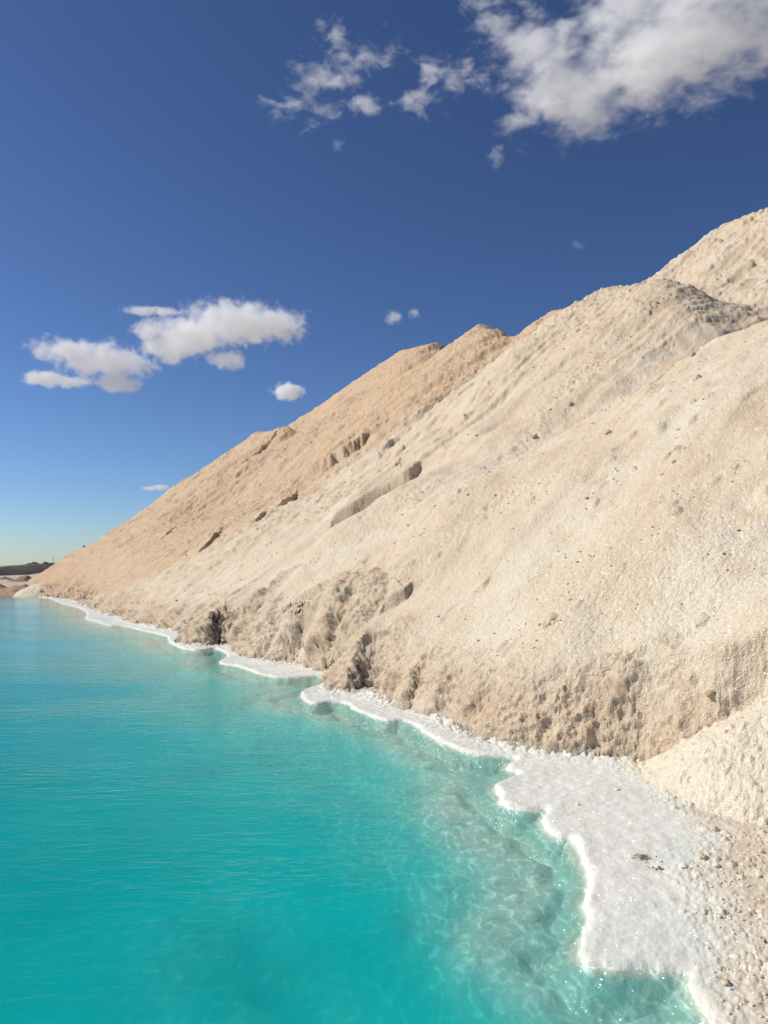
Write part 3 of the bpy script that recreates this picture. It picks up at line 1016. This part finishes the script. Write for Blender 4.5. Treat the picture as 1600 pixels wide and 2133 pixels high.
M_ROCK = plain_material('ochre_rock', (0.50, 0.36, 0.21), 0.7, 0.6, 14.0, (0.40, 0.28, 0.17))
M_DARK = plain_material('dark_clod', (0.20, 0.165, 0.125), 0.9, 0.6, 14.0, (0.12, 0.10, 0.08))
for i, (px, py, spx, mat, label) in enumerate([
    (1185, 838, 9, M_SALT, 'knobbly grey-brown salt clod sitting alone high on the beige pile'),
    (1113, 905, 9, M_SALT, 'flat brownish salt clod on the beige pile, below a knobbly one'),
    (1262, 900, 11, M_SALT, 'low wide salt clod half sunk in the middle of the beige pile'),
    (1440, 738, 9, M_SALT, 'salt clod below the shaded hollow near the top of the beige pile'),
    (971, 1027, 6, M_SALT, 'small salt clod on the beige pile, to the side of the long slab scar'),
    (1218, 1036, 6, M_ROCK, 'small rusty brown stone on the open face of the beige pile'),
    (1477, 1442, 14, M_ROCK, 'ochre brown stone lodged above the cream salt fan'),
    (1400, 960, 7, M_SALT, 'pale salt clod on the face of the pile near the frame edge'),
    (1537, 1100, 5, M_DARK, 'tiny dark clod on the smooth white face of the pile'),
    (174, 1163, 4, M_DARK, 'dark clod standing on the low far end of the ochre crest'),
]):
    at, nrm, dep = hit_pile(px, py) if py != 1163 else hit_pile.crest(px)
    lump('salt_clod' if mat is M_SALT else ('stone' if mat is M_ROCK else 'clod'), label, 'clod' if mat is not M_ROCK else 'stone', at, 0.75 * spx / FPX * dep, mat, i + 1, sink=0.45)

for i, (px, py, spx, label) in enumerate([
    (1487, 1724, 9, 'rounded tan salt lump where white shelf meets the beige ground, uppermost'),
    (1462, 1783, 10, 'orange-tinted flat salt lump at the inner edge of the white shelf'),
    (1425, 1800, 8, 'white salt knob on the shelf, beside the orange-tinted lump'),
    (1488, 1800, 8, 'pale salt knob at the inner rim of the shelf, behind the orange-tinted lump'),
    (1512, 2045, 11, 'hollowed tan salt lump low on the shelf rim'),
    (1205, 1671, 5, 'small pinkish salt nub alone on the upper white shelf'),
    (1285, 1640, 6, 'small grey salt nub on the white shelf below the undercut face'),
]):
    at, nrm, dep = hit_shore(px, py)
    m = M_CRUST if i in (2, 3, 5, 6) else M_SALT
    lump('salt_lump', label, 'lump', at, spx / FPX * dep, m, 40 + i, (1, 0.9, 0.6), sink=0.35, rough=0.25)


def scatter(name, label, pts, nrm, sizes, mat, attrs):
    V, Fc = ICO1
    n = len(pts)
    jit = 1 + 0.28 * (NPR.random((n, len(V), 1)) - 0.5) * 2
    sq = np.stack([0.8 + 0.5 * NPR.random(n), 0.8 + 0.5 * NPR.random(n), 0.6 + 0.3 * NPR.random(n)], -1)
    A = V[None] * jit * sq[:, None, :] * sizes[:, None, None]
    th = NPR.random(n) * 6.28
    cx, sx = np.cos(th)[:, None], np.sin(th)[:, None]
    A = np.stack([A[..., 0] * cx - A[..., 1] * sx, A[..., 0] * sx + A[..., 1] * cx, A[..., 2]], -1)
    A = A + (pts + nrm * sizes[:, None] * 0.05)[:, None, :]
    Fa = (Fc[None] + (np.arange(n) * len(V))[:, None, None]).reshape(-1, 3)
    at = {k: np.repeat(v, len(V)) for k, v in attrs.items()}
    o = mesh_arrays(name, A.reshape(-1, 3), Fa, mat, at, True, 3)
    link(o)
    return tag(o, label, kind='stuff')


# clods rolled down the face of the pile
mm = (S > 0.6) & (Zp > 0.3) & (ero < 0.6)
wgt = np.where(mm, 1.0, 0.0) * (0.25 + patch2)
wgt[:, 820:] = 0
flat = np.flatnonzero(wgt.ravel() > 0)
pr = wgt.ravel()[flat]; pr /= pr.sum()
pick = NPR.choice(flat, 2600, replace=False, p=pr)
gx = lambda a: a.ravel()[pick]
sz = (0.0007 + 0.0016 * NPR.random(len(pick)) ** 4) * np.clip(gx(dist), 8, 22)
scatter('salt_grains', 'loose salt grains and clods scattered over the pile face', np.stack([gx(Xp), gx(Yp), gx(Zp)], -1), np.stack([gx(nx), gx(ny), gx(nz)], -1), sz, M_SALT,
        {'warm': gx(warm), 'ero': 0.10 * NPR.random(len(pick)), 'grey': 0.04 * NPR.random(len(pick)), 'v1': gx(v1), 'v2': gx(v2)})
# grains on the ground beside the shelf
wgt = np.where((dirt > 0.15) & (L > 0.1) & (S2 < 0) & (X2 > 0.5), 0.2 + dirt, 0.0)
flat = np.flatnonzero(wgt.ravel() > 0)
pr = wgt.ravel()[flat]; pr /= pr.sum()
pick = NPR.choice(flat, 2600, replace=False, p=pr)
sz = 0.004 + 0.011 * NPR.random(len(pick)) ** 2.2
n2x, n2y, n2z = grid_normals(X2, Y2, Z2f.astype(f32))
scatter('salt_gravel', 'coarse loose salt gravel on the beige ground', np.stack([gx(X2), gx(Y2), gx(Z2f)], -1), np.stack([gx(n2x), gx(n2y), gx(n2z)], -1), sz, M_CRUST,
        {'dirt': np.clip(gx(dirt2) + 0.25 * (NPR.random(len(pick)) - 0.5), 0, 1), 'stain': 0.10 * (NPR.random(len(pick)) > 0.9)})


# ------------------------------------------------------------------ bits on the shelf and ground
M_TWIG = plain_material('dry_plant_bits', (0.30, 0.24, 0.16), 0.9, 0.3, 60.0, (0.18, 0.14, 0.09))


def slivers(name, label, px, py, n, sx, sy, seed):
    rg = random.Random(seed)
    at, nrm, dep = hit_shore(px, py)
    V = []; Fq = []
    for k in range(n):
        x = rg.gauss(0, sx); y = rg.gauss(0, sy)
        a = rg.uniform(0, 3.14); l = rg.uniform(0.005, 0.018); w = rg.uniform(0.0015, 0.003); h = rg.uniform(0.001, 0.006)
        ca, sa = math.cos(a), math.sin(a)
        b = len(V)
        for zz_ in (0.0, 0.004):
            for (u, v) in ((-l, -w), (l, -w * 0.5), (l * 0.9, w), (-l, w * 0.6)):
                V.append((x + u * ca - v * sa, y + u * sa + v * ca, h + zz_ + 0.15 * u * (k % 3 - 1)))
        Fq += [(b, b + 3, b + 2, b + 1), (b + 4, b + 5, b + 6, b + 7)] + [(b + i, b + (i + 1) % 4, b + 4 + (i + 1) % 4, b + 4 + i) for i in range(4)]
    o = mesh_arrays(name, np.array(V), np.array(Fq), M_TWIG, None, False, 4)
    o.location = (at[0], at[1], at[2] + 0.001)
    link(o)
    return tag(o, label, 'debris')


slivers('plant_debris', 'larger dark patch of dry plant bits on the white shelf', 1340, 1781, 34, 0.050, 0.040, 3)
slivers('plant_debris', 'smaller dark streak of dry plant bits on the white shelf', 1370, 1807, 18, 0.030, 0.028, 4)


def scrap():
    at, nrm, dep = hit_shore(1588, 1958)
    n = 7
    g_ = np.linspace(-1, 1, n)
    U, Vv = np.meshgrid(g_, g_)
    Xs = U * 0.022; Ys = Vv * 0.012
    Zs = 0.010 + 0.008 * noise2(U * 1.8 + 3, Vv * 1.8, 400)
    t = NT('printed_wrapper')
    co = t.coord()
    sep = t.n('ShaderNodeSeparateXYZ', {0: co})
    colr = t.mix(t.rng(sep.outputs[0], 0.004, 0.006), (0.78, 0.78, 0.76), t.mix(t.rng(sep.outputs[1], 0.0, 0.002), (0.45, 0.10, 0.09), (0.15, 0.30, 0.13)))
    bs = t.n('ShaderNodeBsdfPrincipled', {'Base Color': colr, 'Roughness': 0.4})
    m = t.surf(bs.outputs[0])
    o = grid_mesh('wrapper_scrap', Xs, Ys, Zs, m)
    sol = o.modifiers.new('thickness', 'SOLIDIFY'); sol.thickness = 0.0012
    o.location = (at[0], at[1], at[2] + 0.004)
    o.rotation_euler = (0.1, 0.15, 1.1)
    tag(o, 'tiny crumpled white scrap with red and green print on the beige ground', 'litter')


scrap()

# ------------------------------------------------------------------ far shore
M_RED = dirt_material('rusty_dirt', (0.40, 0.25, 0.15), (0.50, 0.35, 0.22), (0.24, 0.16, 0.10))
M_BROWN = dirt_material('brown_dirt', (0.26, 0.19, 0.13), (0.36, 0.26, 0.17), (0.13, 0.10, 0.075))
M_BANK = dirt_material('dark_embankment_dirt', (0.105, 0.08, 0.065), (0.145, 0.105, 0.08), (0.06, 0.05, 0.042))
M_PALE = dirt_material('pale_salt_heap', (0.72, 0.61, 0.46), (0.74, 0.65, 0.51), (0.60, 0.48, 0.34))


def mound(name, label, px, py, rx, ry, h, mat, seed, zb=0.1, rough=0.35):
    p = on_ground(px, py, zb)
    na, nr = 64, 22
    A = np.linspace(0, 2 * math.pi, na)[None, :]; q = np.linspace(0, 1, nr)[:, None]
    Xm = rx * q * np.cos(A); Ym = ry * q * np.sin(A)
    prof = np.clip(1 - q ** 1.5, 0, 1) + 0 * A
    Zm = h * prof * (1 + rough * 1.6 * fbm2(Xm * 1.1 + seed, Ym * 1.1, 4, 500 + seed)) + 0.14 * h * fbm2(Xm * 4, Ym * 4 + seed, 3, 600 + seed) * (1 - q) - 0.15 * q
    o = grid_mesh(name, Xm, Ym, Zm, mat)
    o.location = (p[0], p[1] + ry * 0.5, zb)
    return tag(o, label, 'mound')


mound('dirt_mound', 'low rusty dirt mound right at the far edge of the water', 28, 1238, 2.6, 2.6, 0.65, M_RED, 1)
mound('dirt_mound', 'flat rusty dirt mound cut by the left picture edge, at the far water edge', -30, 1238, 2.6, 3.0, 0.6, M_RED, 2)
mound('dirt_mound', 'brown broken dirt mound behind the rusty one on the far shore', 42, 1216, 3.0, 3.0, 0.75, M_BROWN, 3, 0.15, 0.5)
mound('dirt_mound', 'grey-brown low dirt mound on the far shore, under the dark embankment', -4, 1214, 3.2, 3.0, 0.55, M_BROWN, 4, 0.15, 0.5)
mound('dirt_mound', 'narrow brown dirt mound on the far shore, next to the small pale salt heap', 80, 1213, 2.6, 3.2, 0.45, M_BROWN, 5, 0.15, 0.5)
mound('salt_heap', 'small pale salt heap at the far tip of the ochre pile by the water', 80, 1240, 2.6, 3.0, 0.95, M_PALE, 6, 0.05, 0.18)


def embankment():
    P0 = []
    for px, r, top in ((-420, 100, 1.95), (-160, 130, 2.0), (-20, 150, 2.0), (40, 185, 2.25), (84, 230, 2.75)):
        d = ray(px, 1178); d = d[:2] / np.linalg.norm(d[:2])
        P0.append((d[0] * r, d[1] * r, top))
    P0 = spline(P0, 12)
    prof = [(-4.6, -0.4), (-3.6, 0.25), (-2.6, 0.62), (-1.7, 0.93), (-1.3, 1.0), (0, 1.0), (1.3, 1.0), (2.2, 0.6), (4.5, -0.4)]
    T = np.gradient(P0[:, :2], axis=0); T /= np.linalg.norm(T, axis=1)[:, None]
    Nn = np.stack([-T[:, 1], T[:, 0]], -1)
    Xe = np.zeros((len(prof), len(P0))); Ye = Xe.copy(); Ze = Xe.copy()
    for i, (w, hh) in enumerate(prof):
        nn = 0.35 * fbm2(np.arange(len(P0)) * 0.4, np.full(len(P0), i * 0.7), 3, 700)
        Xe[i] = P0[:, 0] - Nn[:, 0] * -(w + nn); Ye[i] = P0[:, 1] - Nn[:, 1] * -(w + nn)
        Ze[i] = np.where(hh < 0, 0.0, 0.55 + (P0[:, 2] - 0.55) * hh) + 0.10 * fbm2(np.arange(len(P0)) * 0.5, np.full(len(P0), i * 0.9), 3, 701) * (hh > 0.1)
    o = grid_mesh('embankment', Xe, Ye, Ze, M_BANK)
    # close the end
    tag(o, 'long dark brown dirt embankment with a flat top across the far plain', 'embankment')


embankment()
d = ray(86, 1178); d = d[:2] / np.linalg.norm(d[:2])
pt = ray(86, 1190)
mound('dirt_mound', 'dark rough dirt heap at the end of the long embankment', 96, 1184.5, 7.0, 8.0, 1.4, M_BANK, 7, 0.55, 0.4)
mound('dirt_mound', 'faint brown dirt rise on the plain just beside the tip of the ochre pile', 140, 1183.5, 14.0, 10.0, 1.9, M_BROWN, 8, 0.55, 0.4)

# far trees: one low mass
M_TREE = plain_material('far_foliage', (0.075, 0.085, 0.06), 0.95, 0.5, 0.6, (0.045, 0.055, 0.04))
Vt = []; Ft = []
for k in range(60):
    px = 60 + k * 2.1 + RNG.uniform(-1, 1)
    d = ray(px, 1178); d = d[:2] / np.linalg.norm(d[:2])
    r = RNG.uniform(560, 700)
    V, Fc = ICO1
    sz = RNG.uniform(1.0, 2.3)
    W = V * (1 + 0.5 * (NPR.random((len(V), 1)) - 0.5)) * np.array([sz * 1.5, sz * 1.5, sz]) + np.array([d[0] * r, d[1] * r, 0.6 + sz * 0.9])
    Ft.append(Fc + sum(len(v) for v in Vt)); Vt.append(W)
o = link(mesh_arrays('far_trees', np.vstack(Vt), np.vstack(Ft), M_TREE, None, True, 3))
tag(o, 'low dark line of distant trees on the horizon', kind='stuff')


def tube(name, pts, r0, r1, mat, parent=None, n=6):
    V = []; Fq = []
    P_ = np.array(pts, float)
    for i, p in enumerate(P_):
        r = r0 + (r1 - r0) * i / (len(P_) - 1)
        dirv = P_[min(i + 1, len(P_) - 1)] - P_[max(i - 1, 0)]
        dirv /= np.linalg.norm(dirv)
        a = np.cross(dirv, (0.3, 1, 0.2)); a /= np.linalg.norm(a); b = np.cross(dirv, a)
        for k in range(n):
            th = 2 * math.pi * k / n
            V.append(p + r * (math.cos(th) * a + math.sin(th) * b))
    for i in range(len(P_) - 1):
        for k in range(n):
            Fq.append((i * n + k, i * n + (k + 1) % n, (i + 1) * n + (k + 1) % n, (i + 1) * n + k))
    return link(mesh_arrays(name, np.array(V), np.array(Fq), mat, None, True, 4), parent)


M_STEEL = plain_material('grey_steel', (0.35, 0.36, 0.38), 0.5, 0.1, 3.0, (0.30, 0.31, 0.33))
d = ray(111, 1178); d = d[:2] / np.linalg.norm(d[:2])
mast = bpy.data.objects.new('mast', None)
mast.location = (d[0] * 420, d[1] * 420, 0.3)
link(mast)
tag(mast, 'thin lone mast on the horizon behind the plain', 'mast')
tube('pole', [(0, 0, 0), (0, 0, 3.5), (-0.25, 0, 7.2)], 0.14, 0.07, M_STEEL, mast)
tube('crossarm', [(-0.8, 0, 5.2), (0.6, 0, 5.2)], 0.05, 0.05, M_STEEL, mast)
tube('base', [(0, 0, -0.3), (0, 0, 0.5)], 0.4, 0.3, M_STEEL, mast)
tag(mast, kind='thing')


# ------------------------------------------------------------------ clouds
def cloud(name, label, puffs, dens, amp, scale, seed, alt=700.0, stretch=(1, 1, 1), rot=0.0, lo=0.02, hi=0.30, group=None):
    pu = np.array(puffs, float)
    cxp = (pu[:, 0] * pu[:, 2]).sum() / pu[:, 2].sum(); cyp = (pu[:, 1] * pu[:, 2]).sum() / pu[:, 2].sum()
    dc = ray(cxp, cyp); dc /= np.linalg.norm(dc)
    R = min(alt / max(dc[2], 0.05), 7000.0)
    u = R * 100.0 / FPX                              # metres per hundred pixels at that distance
    azm = math.atan2(dc[0], dc[1])
    right = np.array([math.cos(azm), -math.sin(azm), 0.0]); fwd = np.array([math.sin(azm), math.cos(azm), 0.0]); upv = np.array([0, 0, 1.0])
    cen = dc * R + np.array([0, 0, CAM_H])
    import bmesh
    bm = bmesh.new()
    spec = []
    for (x, y, rx, ry) in pu:
        dd = ray(x, y); dd = dd / (dd @ fwd) * (dc @ fwd) * R
        off = dd + np.array([0, 0, CAM_H]) - cen
        loc = np.array([off @ right, RNG.uniform(-0.15, 0.15) * rx / 100 * u, off @ upv])
        rad = np.array([rx, 0.5 * (rx + ry) * 0.8, ry * 1.08]) / 100 * u
        spec.append((loc, rad))
        g_ = bmesh.ops.create_icosphere(bm, subdivisions=2, radius=1.0)
        for v in g_['verts']:
            v.co = Vector(np.array(v.co) * rad * (1.15 + 0.25 * amp) + loc)
    me = bpy.data.meshes.new(name)
    bm.to_mesh(me); bm.free()
    o = bpy.data.objects.new(name, me)
    link(o)
    rm = o.modifiers.new('remesh', 'REMESH')
    rm.mode = 'VOXEL'
    rm.voxel_size = max(min(r_[1].min() for r_ in spec) / 3.0, max(r_[1].max() for r_ in spec) / 24.0)
    dg = bpy.context.evaluated_depsgraph_get()
    m2 = bpy.data.meshes.new_from_object(o.evaluated_get(dg))
    o.modifiers.clear()
    o.data = m2
    o.location = cen
    o.rotation_euler = (0, 0, -azm)
    t = NT(name + '_vapour')
    co = t.coord()
    F_ = None
    for loc, rad in spec:
        v = t.vmath('LENGTH', t.vmath('DIVIDE', t.vmath('SUBTRACT', co, tuple(loc)).outputs[0], tuple(rad)).outputs[0]).outputs['Value']
        v = t.math('SUBTRACT', 1.0, v)
        F_ = v if F_ is None else t.math('SMOOTH_MAX', F_, v, 0.18)
    nv = t.mapping(co, tuple(s_ / u for s_ in stretch), (0, rot, 0), (seed * 3.1, seed * 1.7, seed))
    n_ = t.noise(nv, scale, 6, 0.66, 0.3)
    f = t.math('ADD', F_, t.math('MULTIPLY', t.math('SUBTRACT', n_, 0.5), amp))
    den = t.math('MULTIPLY', t.rng(f, lo, hi, 0, 1, True), dens / u)
    pv = t.n('ShaderNodeVolumePrincipled', {'Color': (1.0, 1.0, 1.0), 'Density': den, 'Anisotropy': 0.0})
    t.t.links.new(pv.outputs[0], t.out.inputs['Volume'])
    t.m.cycles.volume_step_rate = 0.6
    o.data.materials.clear()
    o.data.materials.append(t.m)
    return tag(o, label, 'cloud', group)


cloud('cloud', 'largest of the low puffy clouds, flat white with a nose pointing at the pile',
      [(500, 678, 120, 38), (565, 676, 76, 32), (400, 700, 95, 36), (352, 722, 62, 30), (470, 746, 42, 21), (312, 690, 40, 20)], 4.5, 2.8, 3.6, 1, lo=0.0, hi=0.6)
cloud('cloud', 'white puffy cloud low over the far water with a dropping tail',
      [(150, 730, 75, 25), (215, 748, 90, 34), (285, 756, 36, 26), (245, 797, 52, 21), (110, 735, 40, 17)], 4.5, 2.8, 3.6, 2, lo=0.0, hi=0.6)
cloud('cloud', 'thin flat cloud lying just under the cloud with a tail', [(90, 790, 45, 16), (140, 796, 42, 12)], 8, 2.4, 4.5, 3, lo=0.0, hi=0.6)
cloud('cloud', 'narrow white streak of cloud above the largest low cloud', [(300, 649, 45, 9), (345, 648, 38, 8)], 7, 2.6, 5.0, 4, lo=0.0, hi=0.7)
cloud('cloud', 'single small round cloud close to the ochre slope', [(600, 814, 36, 19), (588, 812, 26, 14)], 10, 2.2, 4.5, 5, lo=0.0, hi=0.5)
cloud('cloud', 'larger of two tiny wisps above the rounded ochre peak', [(822, 661, 24, 17)], 4, 3.0, 5.5, 6, lo=0.1, hi=0.9)
cloud('cloud', 'smaller of two tiny wisps above the rounded ochre peak', [(864, 653, 16, 11)], 4, 3.0, 6.5, 7, lo=0.1, hi=0.9)
cloud('cloud', 'tiny bright cloud low near the horizon above the ochre slope', [(330, 1015, 24, 7), (312, 1018, 20, 4)], 9, 2.2, 7.0, 8, lo=0.0, hi=0.6)
cloud('cloud', 'ragged wispy cloud high in the middle, stretched in bright tufts',
      [(690, 150, 70, 48), (640, 165, 55, 36), (765, 115, 62, 40), (812, 92, 32, 36), (690, 72, 40, 34), (605, 225, 56, 36), (665, 225, 50, 36), (715, 178, 46, 34)], 3.2, 5.0, 3.0, 9, stretch=(0.8, 1, 1.3), rot=-0.7, lo=0.45, hi=1.5)
cloud('cloud', 'small bright tuft of cloud under the ragged wispy one', [(765, 216, 40, 20)], 4.0, 3.0, 4.2, 10, lo=0.15, hi=0.9)
cloud('cloud', 'wispy cloud between the ragged one and the big bright bank',
      [(888, 202, 52, 38), (905, 150, 50, 44), (975, 150, 44, 40), (850, 205, 40, 24), (940, 170, 46, 32)], 3.2, 5.0, 3.2, 11, stretch=(0.8, 1, 1.3), rot=-0.7, lo=0.45, hi=1.5)
cloud('cloud', 'torn grey-white cloud at the top of the sky beside the big bank', [(1032, 52, 62, 40), (992, 14, 40, 28), (1060, 20, 46, 32), (1090, 85, 36, 30)], 3.2, 4.5, 3.0, 12, stretch=(0.8, 1, 1.3), rot=-0.7, lo=0.35, hi=1.4)
cloud('cloud', 'big bright cloud bank filling the upper corner of the sky',
      [(1420, 70, 180, 100), (1340, 130, 115, 85), (1530, 40, 130, 85), (1210, 190, 120, 68), (1140, 175, 85, 72), (1090, 250, 45, 22), (1130, 110, 95, 60), (1470, -30, 200, 85), (1300, 20, 95, 65), (1600, 70, 70, 62)], 3.6, 3.8, 2.2, 13, stretch=(0.8, 1, 1.3), rot=-0.5, lo=0.1, hi=1.2)
cloud('cloud', 'faint speck of cloud below the tail of the big bank', [(1034, 325, 24, 22)], 2.2, 4.0, 4.6, 14, lo=0.2, hi=1.3)
cloud('cloud', 'faint speck of cloud below the ragged wispy one', [(703, 302, 24, 15)], 1.6, 4.0, 4.6, 15, lo=0.2, hi=1.3)
cloud('cloud', 'faint smudge of cloud above the near beige crest', [(1205, 508, 22, 10)], 1.2, 4.0, 4.6, 16, lo=0.2, hi=1.3)
